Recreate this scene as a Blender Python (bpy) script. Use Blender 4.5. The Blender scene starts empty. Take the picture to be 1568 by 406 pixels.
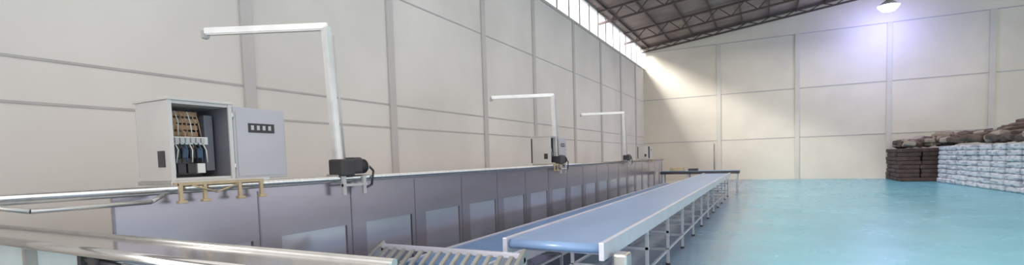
import bpy, bmesh, math, random
from mathutils import Vector, Matrix, Euler
random.seed(7)
sc=bpy.context.scene
try: sc.view_settings.view_transform='Standard'
except Exception: pass

# ---------------------------------------------------------------- materials
def srgb(c):
    return tuple(((v/255)/12.92 if v/255<=0.04045 else (((v/255)+0.055)/1.055)**2.4) for v in c)+(1,)
def mat(name,c,rough=.6,metal=0,noise=.08,scale=3,emit=None,estr=1,bump=0,stretch=None,spec=None):
    m=bpy.data.materials.new(name); m.use_nodes=True
    nt=m.node_tree; b=nt.nodes['Principled BSDF']
    b.inputs['Roughness'].default_value=rough; b.inputs['Metallic'].default_value=metal
    if spec is not None: b.inputs['Specular IOR Level'].default_value=spec
    col=srgb(c)
    tc=nt.nodes.new('ShaderNodeTexCoord'); mp=nt.nodes.new('ShaderNodeMapping')
    nt.links.new(tc.outputs['Object'],mp.inputs[0])
    if stretch: mp.inputs['Scale'].default_value=stretch
    n=nt.nodes.new('ShaderNodeTexNoise'); n.inputs['Scale'].default_value=scale; n.inputs['Detail'].default_value=5
    nt.links.new(mp.outputs[0],n.inputs['Vector'])
    cr=nt.nodes.new('ShaderNodeValToRGB')
    cr.color_ramp.elements[0].position=.3; cr.color_ramp.elements[1].position=.7
    cr.color_ramp.elements[0].color=tuple(v*(1-noise) for v in col[:3])+(1,)
    cr.color_ramp.elements[1].color=tuple(min(1,v*(1+noise)) for v in col[:3])+(1,)
    nt.links.new(n.outputs['Fac'],cr.inputs[0]); nt.links.new(cr.outputs[0],b.inputs['Base Color'])
    if bump:
        bp=nt.nodes.new('ShaderNodeBump'); bp.inputs['Strength'].default_value=bump
        nt.links.new(n.outputs['Fac'],bp.inputs['Height']); nt.links.new(bp.outputs[0],b.inputs['Normal'])
    if emit:
        b.inputs['Emission Color'].default_value=srgb(emit); b.inputs['Emission Strength'].default_value=estr
    return m
M_wall=mat('wall_plaster',(215,207,201),.85,0,.09,.35)
M_wallb=mat('wall_plaster_back',(218,208,193),.85,0,.07,.4)
M_seam=mat('wall_joint',(180,174,172),.9)
M_pole=mat('pole_paint',(150,146,146),.7)
M_col=mat('wall_column',(190,183,180),.85,0,.05,1)
M_colb=mat('wall_column_back',(206,199,189),.85,0,.05,1)
M_roof=mat('roof_sheet',(140,124,118),.7,0,.25,.8)
M_truss=mat('truss_steel',(86,72,70),.6,.2)
M_walk=mat('walkway_concrete',(208,202,192),.5,0,.05,2)
M_lav=mat('steel_guard_panel',(158,150,158),.24,.65,.1,1.2,stretch=(1,.4,2))
M_lavd=mat('steel_guard_frame',(126,120,128),.3,.5,.05,2)
M_lavl=mat('polished_guard_panel',(186,182,190),.18,.65,.12,.9)
M_steel=mat('stainless_steel',(206,203,200),.16,.9,.1,4,stretch=(1,12,1))
M_steelr=mat('brushed_steel',(186,182,178),.32,.75,.1,6)
M_pipe=mat('painted_pipe',(222,218,216),.3,.4,.08,5)
M_grey=mat('painted_grey',(186,182,182),.5,.1,.05,3)
M_cab=mat('cabinet_paint',(202,195,191),.4,.15,.05,2)
M_door=mat('cabinet_door_paint',(182,177,182),.4,.15,.05,2)
M_cabin=mat('cabinet_inside',(118,116,124),.6,0,.1,3)
M_dark=mat('dark_rubber',(60,56,58),.5,.1,.15,6)
M_orange=mat('wire_brown',(186,150,120),.6,0,.25,14)
M_white=mat('white_plastic',(226,224,218),.5)
M_blued=mat('blue_component',(76,98,126),.5)
M_yel=mat('tarnished_bracket',(188,166,134),.45,.2,.15,6)
M_belt=mat('blue_belt',(128,154,192),.3,.1,.08,2,stretch=(1,.2,1))
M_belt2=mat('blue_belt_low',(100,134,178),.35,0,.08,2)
M_frame=mat('conveyor_frame',(202,200,210),.35,.3,.06,4)
M_leg=mat('conveyor_leg',(190,192,198),.4,.3,.06,4)
M_pale=mat('pale_skirt',(200,214,216),.4,0,.05,2)
M_brown=mat('brown_sack',(100,84,78),.9,0,.35,3,bump=.3)
M_brown2=mat('tan_sack',(158,144,132),.9,0,.25,3,bump=.3)
M_bdark=mat('dark_brown_bale',(80,62,60),.85,0,.35,4,bump=.3)
M_lamp=mat('lamp_lens',(200,200,255),.3,0,0,1,emit=(150,160,255),estr=40)

def floor_mat():
    m=bpy.data.materials.new('turquoise_epoxy_floor'); m.use_nodes=True; nt=m.node_tree; b=nt.nodes['Principled BSDF']
    tc=nt.nodes.new('ShaderNodeTexCoord'); n=nt.nodes.new('ShaderNodeTexNoise'); n.inputs['Scale'].default_value=.35; n.inputs['Detail'].default_value=6
    nt.links.new(tc.outputs['Object'],n.inputs['Vector'])
    cr=nt.nodes.new('ShaderNodeValToRGB'); cr.color_ramp.elements[0].position=.3; cr.color_ramp.elements[1].position=.7
    cr.color_ramp.elements[0].color=srgb((104,172,190)); cr.color_ramp.elements[1].color=srgb((124,190,206))
    nt.links.new(n.outputs['Fac'],cr.inputs[0])
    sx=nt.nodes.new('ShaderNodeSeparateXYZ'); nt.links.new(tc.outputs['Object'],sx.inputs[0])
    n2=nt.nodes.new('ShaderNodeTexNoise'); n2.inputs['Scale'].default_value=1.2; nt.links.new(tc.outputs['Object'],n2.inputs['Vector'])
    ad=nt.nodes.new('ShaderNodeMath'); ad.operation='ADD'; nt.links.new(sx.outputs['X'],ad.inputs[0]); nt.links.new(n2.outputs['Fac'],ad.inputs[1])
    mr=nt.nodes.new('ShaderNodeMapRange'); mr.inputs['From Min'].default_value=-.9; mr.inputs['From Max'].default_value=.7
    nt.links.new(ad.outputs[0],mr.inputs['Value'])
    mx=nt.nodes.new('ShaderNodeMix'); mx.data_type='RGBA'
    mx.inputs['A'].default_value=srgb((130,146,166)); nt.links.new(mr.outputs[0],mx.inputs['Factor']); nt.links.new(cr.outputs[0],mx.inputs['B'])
    nt.links.new(mx.outputs['Result'],b.inputs['Base Color'])
    rr=nt.nodes.new('ShaderNodeMapRange'); rr.inputs['To Min'].default_value=.15; rr.inputs['To Max'].default_value=.35
    nt.links.new(n2.outputs['Fac'],rr.inputs['Value']); nt.links.new(rr.outputs[0],b.inputs['Roughness'])
    return m
M_floor=floor_mat()
def sack_white():
    m=bpy.data.materials.new('white_printed_sack'); m.use_nodes=True; nt=m.node_tree; b=nt.nodes['Principled BSDF']
    tc=nt.nodes.new('ShaderNodeTexCoord'); mp=nt.nodes.new('ShaderNodeMapping'); mp.inputs['Scale'].default_value=(2,2,9)
    nt.links.new(tc.outputs['Object'],mp.inputs[0])
    n=nt.nodes.new('ShaderNodeTexNoise'); n.inputs['Scale'].default_value=1.2; n.inputs['Detail'].default_value=2; nt.links.new(mp.outputs[0],n.inputs['Vector'])
    cr=nt.nodes.new('ShaderNodeValToRGB'); cr.color_ramp.elements[0].position=.38; cr.color_ramp.elements[1].position=.5
    cr.color_ramp.elements[0].color=srgb((164,169,186)); cr.color_ramp.elements[1].color=srgb((220,221,228))
    nt.links.new(n.outputs['Fac'],cr.inputs[0]); nt.links.new(cr.outputs[0],b.inputs['Base Color']); b.inputs['Roughness'].default_value=.6
    return m
M_sackw=sack_white()

# ---------------------------------------------------------------- mesh builder
class B:
    def __init__(s,name): s.name=name; s.bm=bmesh.new(); s.mats=[]
    def mi(s,m):
        if m not in s.mats: s.mats.append(m)
        return s.mats.index(m)
    def _fin(s,geom_faces,m):
        i=s.mi(m)
        for f in geom_faces: f.material_index=i
    def box(s,x0,x1,y0,y1,z0,z1,m,bev=0,rot=None,jit=0):
        c=Vector(((x0+x1)/2,(y0+y1)/2,(z0+z1)/2))
        r=bmesh.ops.create_cube(s.bm,size=1)
        vs=r['verts']
        M=Matrix.Diagonal((abs(x1-x0),abs(y1-y0),abs(z1-z0),1))
        if rot: M=Euler(rot).to_matrix().to_4x4()@M
        M=Matrix.Translation(c)@M
        bmesh.ops.transform(s.bm,matrix=M,verts=vs)
        fs=set(f for v in vs for f in v.link_faces)
        s._fin(fs,m)
        if bev:
            es=list(set(e for v in vs for e in v.link_edges))
            rr=bmesh.ops.bevel(s.bm,geom=es,offset=bev,segments=2,affect='EDGES',profile=.5)
            s._fin(rr['faces'],m)
        return vs
    def bar(s,p,q,w,h,m,bev=0):
        p=Vector(p);q=Vector(q); d=q-p; L=d.length
        r=bmesh.ops.create_cube(s.bm,size=1); vs=r['verts']
        z=d.normalized(); up=Vector((0,0,1)) if abs(z.z)<.95 else Vector((0,1,0))
        x=up.cross(z).normalized(); y=z.cross(x)
        R=Matrix((x,y,z)).transposed().to_4x4()
        M=Matrix.Translation((p+q)/2)@R@Matrix.Diagonal((w,h,L,1))
        bmesh.ops.transform(s.bm,matrix=M,verts=vs)
        s._fin(set(f for v in vs for f in v.link_faces),m)
        if bev:
            es=list(set(e for v in vs for e in v.link_edges))
            rr=bmesh.ops.bevel(s.bm,geom=es,offset=bev,segments=2,affect='EDGES'); s._fin(rr['faces'],m)
    def cyl(s,p,q,r1,m,r2=None,seg=16):
        p=Vector(p);q=Vector(q); d=q-p
        r=bmesh.ops.create_cone(s.bm,cap_ends=True,segments=seg,radius1=r1,radius2=r1 if r2 is None else r2,depth=d.length)
        vs=r['verts']; R=d.to_track_quat('Z','Y').to_matrix().to_4x4()
        bmesh.ops.transform(s.bm,matrix=Matrix.Translation((p+q)/2)@R,verts=vs)
        fs=set(f for v in vs for f in v.link_faces); s._fin(fs,m)
        for f in fs:
            if len(f.verts)==4: f.smooth=True
    def tube(s,pts,r,m):
        for a,b in zip(pts[:-1],pts[1:]): s.cyl(a,b,r,m,seg=8)
    def prism(s,prof,y0,y1,m):
        a=[s.bm.verts.new((x,y0,z)) for x,z in prof]; c=[s.bm.verts.new((x,y1,z)) for x,z in prof]
        fs=[s.bm.faces.new(a),s.bm.faces.new(c[::-1])]
        for i in range(len(prof)):
            j=(i+1)%len(prof); fs.append(s.bm.faces.new((a[i],c[i],c[j],a[j])))
        s._fin(fs,m)
    def done(s,parent=None):
        bmesh.ops.recalc_face_normals(s.bm,faces=s.bm.faces[:])
        me=bpy.data.meshes.new(s.name); s.bm.to_mesh(me); s.bm.free()
        for m in s.mats: me.materials.append(m)
        o=bpy.data.objects.new(s.name,me); sc.collection.objects.link(o)
        if parent: o.parent=parent
        return o
def empty(name,loc=(0,0,0)):
    e=bpy.data.objects.new(name,None); e.location=loc; sc.collection.objects.link(e); return e

# ---------------------------------------------------------------- room
XL=-7.72; YB=35.45; XR=26; YF=-9
b=B('floor'); b.box(XL,XR,YF,YB,-.2,0,M_floor); b.done()
b=B('floor_walkway'); b.box(XL,-4.75,YF,YB,0,.03,M_walk); b.done()
b=B('wall_left'); b.box(XL-.2,XL,YF,YB,0,7.9,M_wall); b.done()
def rz(x):
    return 9.4+.12*(x-XL) if x<11 else 9.4+.12*(11-XL)-.12*(x-11)
b=B('wall_back')
pts=[(XL-.2,0),(XR,0),(XR,rz(XR)),(11,rz(11)),(XL-.2,rz(XL-.2))]
b.prism(pts,YB,YB+.2,M_wallb)
b.done()
n=0
for y in (-3.2,.9,5.3,8.85,13.1,16.8,21.1,25.2,29.2,32.9):
    n+=1; b=B('trim_%d'%n); b.box(XL,XL+.06,y-.1,y+.1,0,7.9,M_col,.01); b.done()
for z in (2.55,3.08,5.6):
    n+=1; b=B('trim_%d'%n); b.box(XL,XL+.015,YF,YB,z-.016,z+.016,M_seam); b.done()
n+=1; b=B('trim_%d'%n); b.box(XL-.2,XL+.05,YF,YB,7.84,7.95,M_col); b.done()
for x in (-2.77,1.75,6.36,10.8,15.3,19.8):
    n+=1; b=B('trim_%d'%n); b.box(x-.13,x+.13,YB-.07,YB,0,9.0,M_colb,.01); b.done()
for z in (2.63,5.67,9.0):
    n+=1; b=B('trim_%d'%n); b.box(XL,XR,YB-.02,YB,z-.025,z+.025,M_seam); b.done()
b=B('window_1')
y=YF
while y<YB:
    b.box(XL-.08,XL-.05,y-.09,y+.09,7.95,9.35,M_grey); y+=1.42
b.box(XL-.14,XL-.02,YF,YB,9.28,9.4,M_grey)
b.box(XL-.12,XL-.04,YF,YB,7.95,8.0,M_grey)
b.done()
b=B('ceiling')
def corr(x0,x1):
    N=int((YB+.2-YF)/.25)
    bm=b.bm; prev=None
    for i in range(N+1):
        yy=YF+i*(YB+.2-YF)/N; dz=.03 if i%2 else 0
        cur=(bm.verts.new((x0,yy,rz(x0)+dz)),bm.verts.new((x1,yy,rz(x1)+dz)))
        if prev:
            f=bm.faces.new((prev[0],prev[1],cur[1],cur[0])); f.material_index=b.mi(M_roof)
        prev=cur
corr(XL-.2,11); corr(11,XR)
b.done()
for y in (1,7,13,19,25,30.2,35.1):
    b=B('roof_truss')
    dp=.75 if y<35 else .4
    zt=lambda x: rz(x)-.12
    zb=lambda x: rz(x)-dp
    xs=[XL+i*(11-XL)/14 for i in range(15)]
    for f_ in (zt,zb): b.bar((xs[0],y,f_(xs[0])),(11,y,f_(11)),.1,.1,M_truss)
    for i in range(14):
        a,c=xs[i],xs[i+1]; m_=(a+c)/2
        b.bar((a,y,zt(a)),(m_,y,zb(m_)),.05,.05,M_truss); b.bar((m_,y,zb(m_)),(c,y,zt(c)),.05,.05,M_truss)
    b.bar((11,y,zt(11)),(XR,y,zt(XR)),.1,.1,M_truss); b.bar((11,y,zb(11)),(XR,y,zb(XR)),.1,.1,M_truss)
    b.done()
x=XL+.4
while x<XR:
    b=B('roof_purlin'); b.box(x-.04,x+.04,YF,YB,rz(x)-.14,rz(x)-.02,M_truss); b.done(); x+=1.5

# ---------------------------------------------------------------- processing line guard
XS=-4.5; ZT=1.5
Y0,Y1=1.9,24.5
b=B('processing_line_guard')
b.box(XS-.04,XS,Y0,Y1,.98,ZT,M_lav)
b.box(XS-.05,XS+.012,Y0,Y1,.16,.28,M_lavd)
y=Y0
while y<Y1-.3:
    b.box(XS-.05,XS-.012,y+.22,min(y+1.12,Y1),.28,.98,M_lavl)
    b.box(XS-.04,XS,y-.08,y+.24,.28,.98,M_lav)
    b.box(XS,XS+.005,y-.008,y+.008,.3,ZT-.03,M_lavd)
    b.box(XS-.06,XS+.02,y-.04,y+.04,0,.2,M_lavd)
    y+=1.22
b.box(XS-.05,XS+.01,Y1-.1,Y1,0,ZT,M_lavd)
b.box(XS-.12,XS+.05,.6,24.6,1.5,1.575,M_steelr,.015)
b.cyl((XS+.07,.6,1.55),(XS+.07,24.6,1.55),.03,M_steel)
y=.7
while y<24:
    b.box(XS-.1,XS-.05,y-.03,y+.03,0,1.5,M_steelr); y+=2.38
b.tube([(XS+.12,1.2,1.5),(XS+.22,1.35,1.46),(XS+.24,2.05,1.46),(XS+.12,2.2,1.5)],.018,M_steelr)
b.done()

# ---------------------------------------------------------------- cabinets
def cabinet(x,y,z,s=1):
    e=empty('electrical_cabinet',(x,y,z))
    W,H,D=.56,.69,.5
    b=B('cabinet_body'); t=.025
    b.box(-D,0,0,t,0,H,M_cab,.004); b.box(-D,0,W-t,W,0,H,M_cabin,.004)
    b.box(-D,0,t,W-t,0,t,M_cab); b.box(-D,0,t,W-t,H-t,H,M_cab)
    b.box(-D,-D+t,t,W-t,t,H-t,M_cabin)
    b.box(-D-.02,.02,-.015,W+.015,H,H+.025,M_cab,.006)
    for (a,c,d,f) in ((0,t+.01,0,H),(W-t-.01,W,0,H)): b.box(-.004,.012,a,c,d,f,M_cab)
    b.box(-.17,-.07,-.008,0,.12,.26,M_dark)
    b.box(-D-.05,-D,.02,.14,.02,H-.03,M_dark,.01)
    b.done(e)
    b=B('components')
    b.box(-D+t,-D+.04,.05,W-.06,.05,H-.05,M_grey)
    for k,zz in enumerate((.6,.54,.48,.42)):
        b.box(-.3,-.2,.04,.36,zz-.022,zz+.02,M_orange,.004)
        b.tube([(-.2,.08+.05*k,zz),(-.16,.1+.06*k,zz-.05),(-.18,.12+.06*k,zz-.14)],.008,M_orange)
    for k in range(9): b.tube([(-.18,.05+.035*k,.62),(-.15,.06+.035*k,.52),(-.17,.05+.04*k,.4)],.005,M_orange if k%3 else M_white)
    b.box(-.3,-.12,.05,.4,.32,.39,M_white,.005)
    for k in range(7): b.box(-.12,-.1,.06+k*.045,.09+k*.045,.335,.38,M_grey)
    for k in range(5): b.box(-.32,-.16,.06+k*.065,.11+k*.065,.2,.29,M_dark if k%2 else M_blued,.004)
    for k in range(4): b.box(-.32,-.14,.05+k*.085,.12+k*.085,.06,.15,M_dark if k%3 else M_white,.004)
    for k in range(8): b.tube([(-.12,.07+.04*k,.33),(-.09,.08+.04*k,.27),(-.12,.07+.045*k,.16)],.005,(M_blued,M_white,M_dark)[k%3])
    b.box(-.38,-.2,.42,.5,.08,.6,M_cabin,.005)
    b.done(e)
    b=B('door')
    b.box(-.03,.0,W+.012,W+.012+.56,-.01,H-.01,M_door,.006)
    b.box(.0,.006,W+.04,W+.55,.02,H-.05,M_door)
    b.box(.006,.012,W+.16,W+.44,.44,.53,M_dark)
    for k in range(4): b.box(.012,.015,W+.185+k*.062,W+.215+k*.062,.465,.51,M_grey)
    for zz in (.08,.56): b.cyl((.005,W+.006,zz),(.005,W+.006,zz+.06),.009,M_steel)
    b.done(e)
    b=B('support_brackets')
    b.box(-D,.04,-.02,W+.34,-.035,0,M_steelr,.004)
    for yy in (.0,.2,.52,.74):
        b.box(.085,.115,yy,yy+.03,-.17,-.02,M_yel,.004); b.box(.085,.135,yy-.02,yy+.05,-.19,-.165,M_yel,.004)
    b.box(.04,.11,0,.78,-.04,-.015,M_yel)
    b.tube([(.12,.1,-.04),(.14,.3,-.11),(.13,.5,-.05)],.008,M_yel)
    b.done(e)
    e.scale=(s,s,s)
    return e
cabinet(XS+.02,2.32,1.61)
cabinet(XS+.02,10.55,1.60,.92)
cabinet(XS+.02,21.2,1.60,.8)

# ---------------------------------------------------------------- swing arms
def arm(y,L,H):
    e=empty('overhead_cable_boom',(XS,y,1.575))
    b=B('boom_frame'); w=.09
    b.bar((0,0,0),(-.03,-.06,H),w,w,M_pipe,.012)
    b.bar((.0,-.04,H),(-.03-.886*L,-.06-.464*L,H-.02),w,w*.9,M_pipe,.012)
    b.box(-.1,.1,-.1,.1,0,.03,M_steelr,.005)
    b.bar((-.03-.886*L,-.06-.464*L,H),(-.03-.886*L,-.06-.464*L,H-.1),.07,.07,M_grey,.01)
    b.tube([(.055,.055,0.1),(.03,.0,H-.1)],.012,M_grey)
    b.done(e)
    b=B('gear_motor')
    b.box(-.02,.15,.08,.26,0.02,.22,M_dark,.03)
    b.cyl((.07,.24,.11),(.07,.34,.11),.08,M_dark)
    b.cyl((.07,.34,.11),(.07,.37,.11),.065,M_grey)
    for k in range(3): b.cyl((.07,.26+.03*k,.11),(.07,.27+.03*k,.11),.09,M_dark)
    b.box(-.06,.17,-.1,.1,0.0,.2,M_dark,.02)
    b.box(.12,.15,-.08,-.03,-.22,0,M_grey); b.box(.12,.15,.24,.29,-.22,0,M_grey); b.box(.11,.16,-.08,.3,-.12,-.09,M_grey)
    b.tube([(.1,.36,.14),(.15,.42,.05),(.15,.38,-.12),(.13,.25,-.17)],.014,M_dark)
    b.done(e)
arm(4.17,1.4,1.74); arm(10.95,1.47,1.66); arm(17.5,1.52,1.72)

# ---------------------------------------------------------------- belts
def conveyor(name,x0,x1,y0,y1,z,mb,legs=True,sp=1.5,drop=.14):
    e=empty(name,(0,0,0))
    b=B('belt'); b.box(x0+.05,x1-.05,y0,y1,z-.03,z-.012,mb)
    b.cyl((x0+.05,y0,z-.06),(x1-.05,y0,z-.06),.045,mb); b.cyl((x0+.05,y1,z-.06),(x1-.05,y1,z-.06),.045,mb)
    b.box(x0+.05,x1-.05,y0,y1,z-.105,z-.09,mb); b.done(e)
    b=B('side_frames')
    for a in (x0,x1-.05):
        b.box(a,a+.05,y0-.08,y1+.05,z-drop,z+.01,M_frame,.006)
    y=y0+.3
    while y<y1: b.box(x0,x1,y,y+.04,z-drop-.02,z-drop+.03,M_frame); y+=sp
    b.done(e)
    if legs:
        b=B('legs'); y=y0+.35
        while y<y1:
            for a in (x0+.005,x1-.045):
                b.box(a,a+.04,y,y+.04,0.01,z-drop,M_leg); b.cyl((a+.02,y+.02,0),(a+.02,y+.02,.03),.035,M_dark)
            b.box(x0,x1,y,y+.035,.22,.26,M_leg)
            if z>.7: b.box(x0,x1,y,y+.035,.5,.535,M_leg)
            y+=sp
        b.box(x1-.04,x1-.01,y0+.4,y1-.3,.22,.25,M_leg); b.box(x0+.01,x0+.04,y0+.4,y1-.3,.22,.25,M_leg)
        b.done(e)
    return e
conveyor('belt_conveyor',-2.4,-1.33,4.42,22.6,.9,M_belt,drop=.16)
conveyor('belt_conveyor',-3.85,-2.75,4.5,21.5,.54,M_belt2,sp=2)
b=B('conveyor_drive_motor')
b.box(-1.3,-1.16,4.5,4.7,.62,.78,M_steelr,.02); b.cyl((-1.22,4.6,.64),(-1.22,4.6,.47),.05,M_dark)
b.done()
b=B('slatted_chute')
for i in range(14):
    x=-3.78+i*.122
    b.bar((x,4.15,.76),(x,3.7,.48),.05,.03,M_steelr,.005)
b.bar((-3.88,4.18,.77),(-2.08,4.18,.77),.06,.05,M_frame,.005); b.bar((-3.88,3.67,.46),(-2.08,3.67,.46),.06,.06,M_frame,.005)
b.box(-3.85,-2.1,3.7,4.15,.36,.38,M_lavd)
for x in (-3.88,-2.08):
    b.bar((x,4.22,.8),(x,3.65,.45),.04,.1,M_steelr,.005)
    b.box(x-.02,x+.02,4.14,4.18,0,.76,M_leg); b.box(x-.02,x+.02,3.68,3.72,0,.48,M_leg)
b.done()
b=B('transfer_conveyor')
b.box(-4.3,-1.0,22.9,23.7,.86,.98,M_dark,.01); b.box(-4.3,-1.0,22.95,23.65,.98,1.0,M_belt)
for x in (-4.2,-3.1,-2.1,-1.1):
    for y in (22.95,23.6): b.box(x-.03,x+.03,y,y+.05,0,.86,M_leg)
b.box(-3.9,-3.3,23.1,23.5,1.0,1.16,M_yel,.02); b.box(-3.1,-2.7,23.1,23.5,1.0,1.1,M_dark,.02)
b.done()

# ---------------------------------------------------------------- near steel counter
b=B('steel_worktable')
zt=1.2
b.box(-7.3,-1.65,1.55,1.88,zt-.05,zt,M_steel,.02)
b.cyl((-7.3,1.55,zt-.03),(-1.65,1.55,zt-.03),.035,M_steel)
b.cyl((-7.3,1.86,zt+.005),(-1.65,1.86,zt+.005),.022,M_steelr)
b.box(-7.3,-1.7,1.78,1.82,.15,zt-.05,M_pale)
for x in (-7.0,-5.6,-4.6,-3.2,-1.8):
    b.box(x-.03,x+.03,1.7,1.78,0,zt-.05,M_dark if x==-4.6 else M_steelr)
b.box(-7.3,-1.7,1.7,1.76,.55,.6,M_steelr)
b.cyl((-4.1,1.78,1.09),(-4.1,1.6,1.09),.03,M_dark); b.cyl((-4.25,1.62,1.09),(-3.75,1.62,1.075),.018,M_dark)
b.cyl((-4.1,1.58,1.09),(-4.1,1.64,1.09),.055,M_dark); b.cyl((-3.75,1.62,1.075),(-3.62,1.62,1.07),.026,M_grey)
b.done()
b=B('standing_pole'); b.cyl((-2.9,33.5,0),(-2.9,33.5,2.4),.05,M_pole); b.cyl((-2.9,33.5,0),(-2.9,33.5,.04),.15,M_pole); b.done()

# ---------------------------------------------------------------- sacks
b=B('white_sack_stack')
for c in range(9):
    for l in range(8):
        y=21.3+c*1.14; x=7.95-(y-23)*.045+random.uniform(-.04,.04)
        yy=y+random.uniform(-.03,.03)
        b.box(x,x+1.1,yy,yy+1.04,l*.224,l*.224+.222,M_sackw,.07,rot=(0,0,random.uniform(-.03,.03)))
b.box(8.8,11,21.6,31.4,0,1.75,M_sackw)
b.done()
b=B('brown_sack_pile')
for k in range(230):
    y=random.uniform(21.5,31.4); x=random.uniform(8.2,11)-(y-23)*.05
    h=1.97+random.random()*.14+max(0,(x-8.0))*.32*random.random()
    b.box(x-.34,x+.34,y-.24,y+.24,h-.11,h+.11,random.choice((M_brown,M_brown2,M_brown)),.06,rot=(random.uniform(-.22,.22),random.uniform(-.22,.22),random.uniform(0,3)))
b.done()
b=B('dark_bale_stack')
for l in range(8):
    for r_ in range(3):
        for k in range(4):
            x=6.2+r_*.9+random.uniform(-.06,.06); y=31.9+k*.8
            b.box(x,x+.88,y,y+.78,l*.215,l*.215+.21,M_bdark,.05,rot=(0,0,random.uniform(-.05,.05)))
for k in range(50):
    x=random.uniform(6.6,9.2); y=random.uniform(32.1,34.5); h=1.85+random.random()*.25+(x-6.5)*.22*random.random()
    b.box(x-.34,x+.34,y-.24,y+.24,h-.11,h+.11,random.choice((M_brown,M_brown2)),.06,rot=(random.uniform(-.25,.25),random.uniform(-.25,.25),random.uniform(0,3)))
b.done()

# ---------------------------------------------------------------- lamp
LZ=9.45
e=empty('high_bay_lamp',(5.9,33.3,LZ))
b=B('lamp_body'); b.cyl((0,0,0),(0,0,.3),.52,M_grey,r2=.14,seg=24); b.cyl((0,0,.3),(0,0,.55),.12,M_grey); b.cyl((0,0,.55),(0,0,rz(5.9)-LZ-.05),.02,M_dark); b.done(e)
b=B('lamp_lens'); b.cyl((0,0,-.26),(0,0,0),.3,M_lamp,r2=.5,seg=24); b.done(e)
pl=bpy.data.lights.new('lamp_glow','POINT'); pl.energy=240; pl.color=(.5,.5,1); pl.shadow_soft_size=.3
po=bpy.data.objects.new('lamp_glow',pl); po.location=(0,0,-.6); po.parent=e; sc.collection.objects.link(po)

# ---------------------------------------------------------------- light
w=bpy.data.worlds.new('World'); sc.world=w; w.use_nodes=True
bg=w.node_tree.nodes['Background']; bg.inputs[0].default_value=(.96,.98,1,1); bg.inputs[1].default_value=2.0
def area(name,loc,rot,sx,sy,e,c=(1,.97,.93)):
    l=bpy.data.lights.new(name,'AREA'); l.shape='RECTANGLE'; l.size=sx; l.size_y=sy; l.energy=e; l.color=c
    o=bpy.data.objects.new(name,l); o.location=loc; o.rotation_euler=rot; sc.collection.objects.link(o); return o
area('overhead_fill',(1,8,8.6),(0,0,0),12,20,800)  # added fill light under the roof, no fixture behind it
area('overhead_fill_rear',(3,26,8.6),(0,0,0),14,14,800)  # second added fill, brightens the rear of the hall
s=bpy.data.lights.new('sun','SUN'); s.energy=13; s.angle=.42; s.color=(1,.98,.95)
so=bpy.data.objects.new('sun',s); so.rotation_euler=Vector((.6,1,-.6)).to_track_quat('-Z','Y').to_euler(); sc.collection.objects.link(so)

# ---------------------------------------------------------------- camera
f,yaw,pitch,roll,cy=758.89,0.48206,0.056847,0.029655,294.0
r=Vector((math.cos(yaw),math.sin(yaw),0)); fw=Vector((-math.sin(yaw),math.cos(yaw),0)); u=Vector((0,0,1))
f2=fw*math.cos(pitch)-u*math.sin(pitch); u2=u*math.cos(pitch)+fw*math.sin(pitch)
r3=r*math.cos(roll)-u2*math.sin(roll); u3=u2*math.cos(roll)+r*math.sin(roll)
cd=bpy.data.cameras.new('camera'); cam=bpy.data.objects.new('camera',cd); sc.collection.objects.link(cam)
cam.matrix_world=Matrix.Translation((0,0,1.7))@Matrix((r3,u3,-f2)).transposed().to_4x4()
cd.sensor_width=36; cd.sensor_fit='HORIZONTAL'; cd.lens=f/1600*36
cd.shift_y=(cy-207)/1600; cd.clip_start=.05
sc.camera=cam
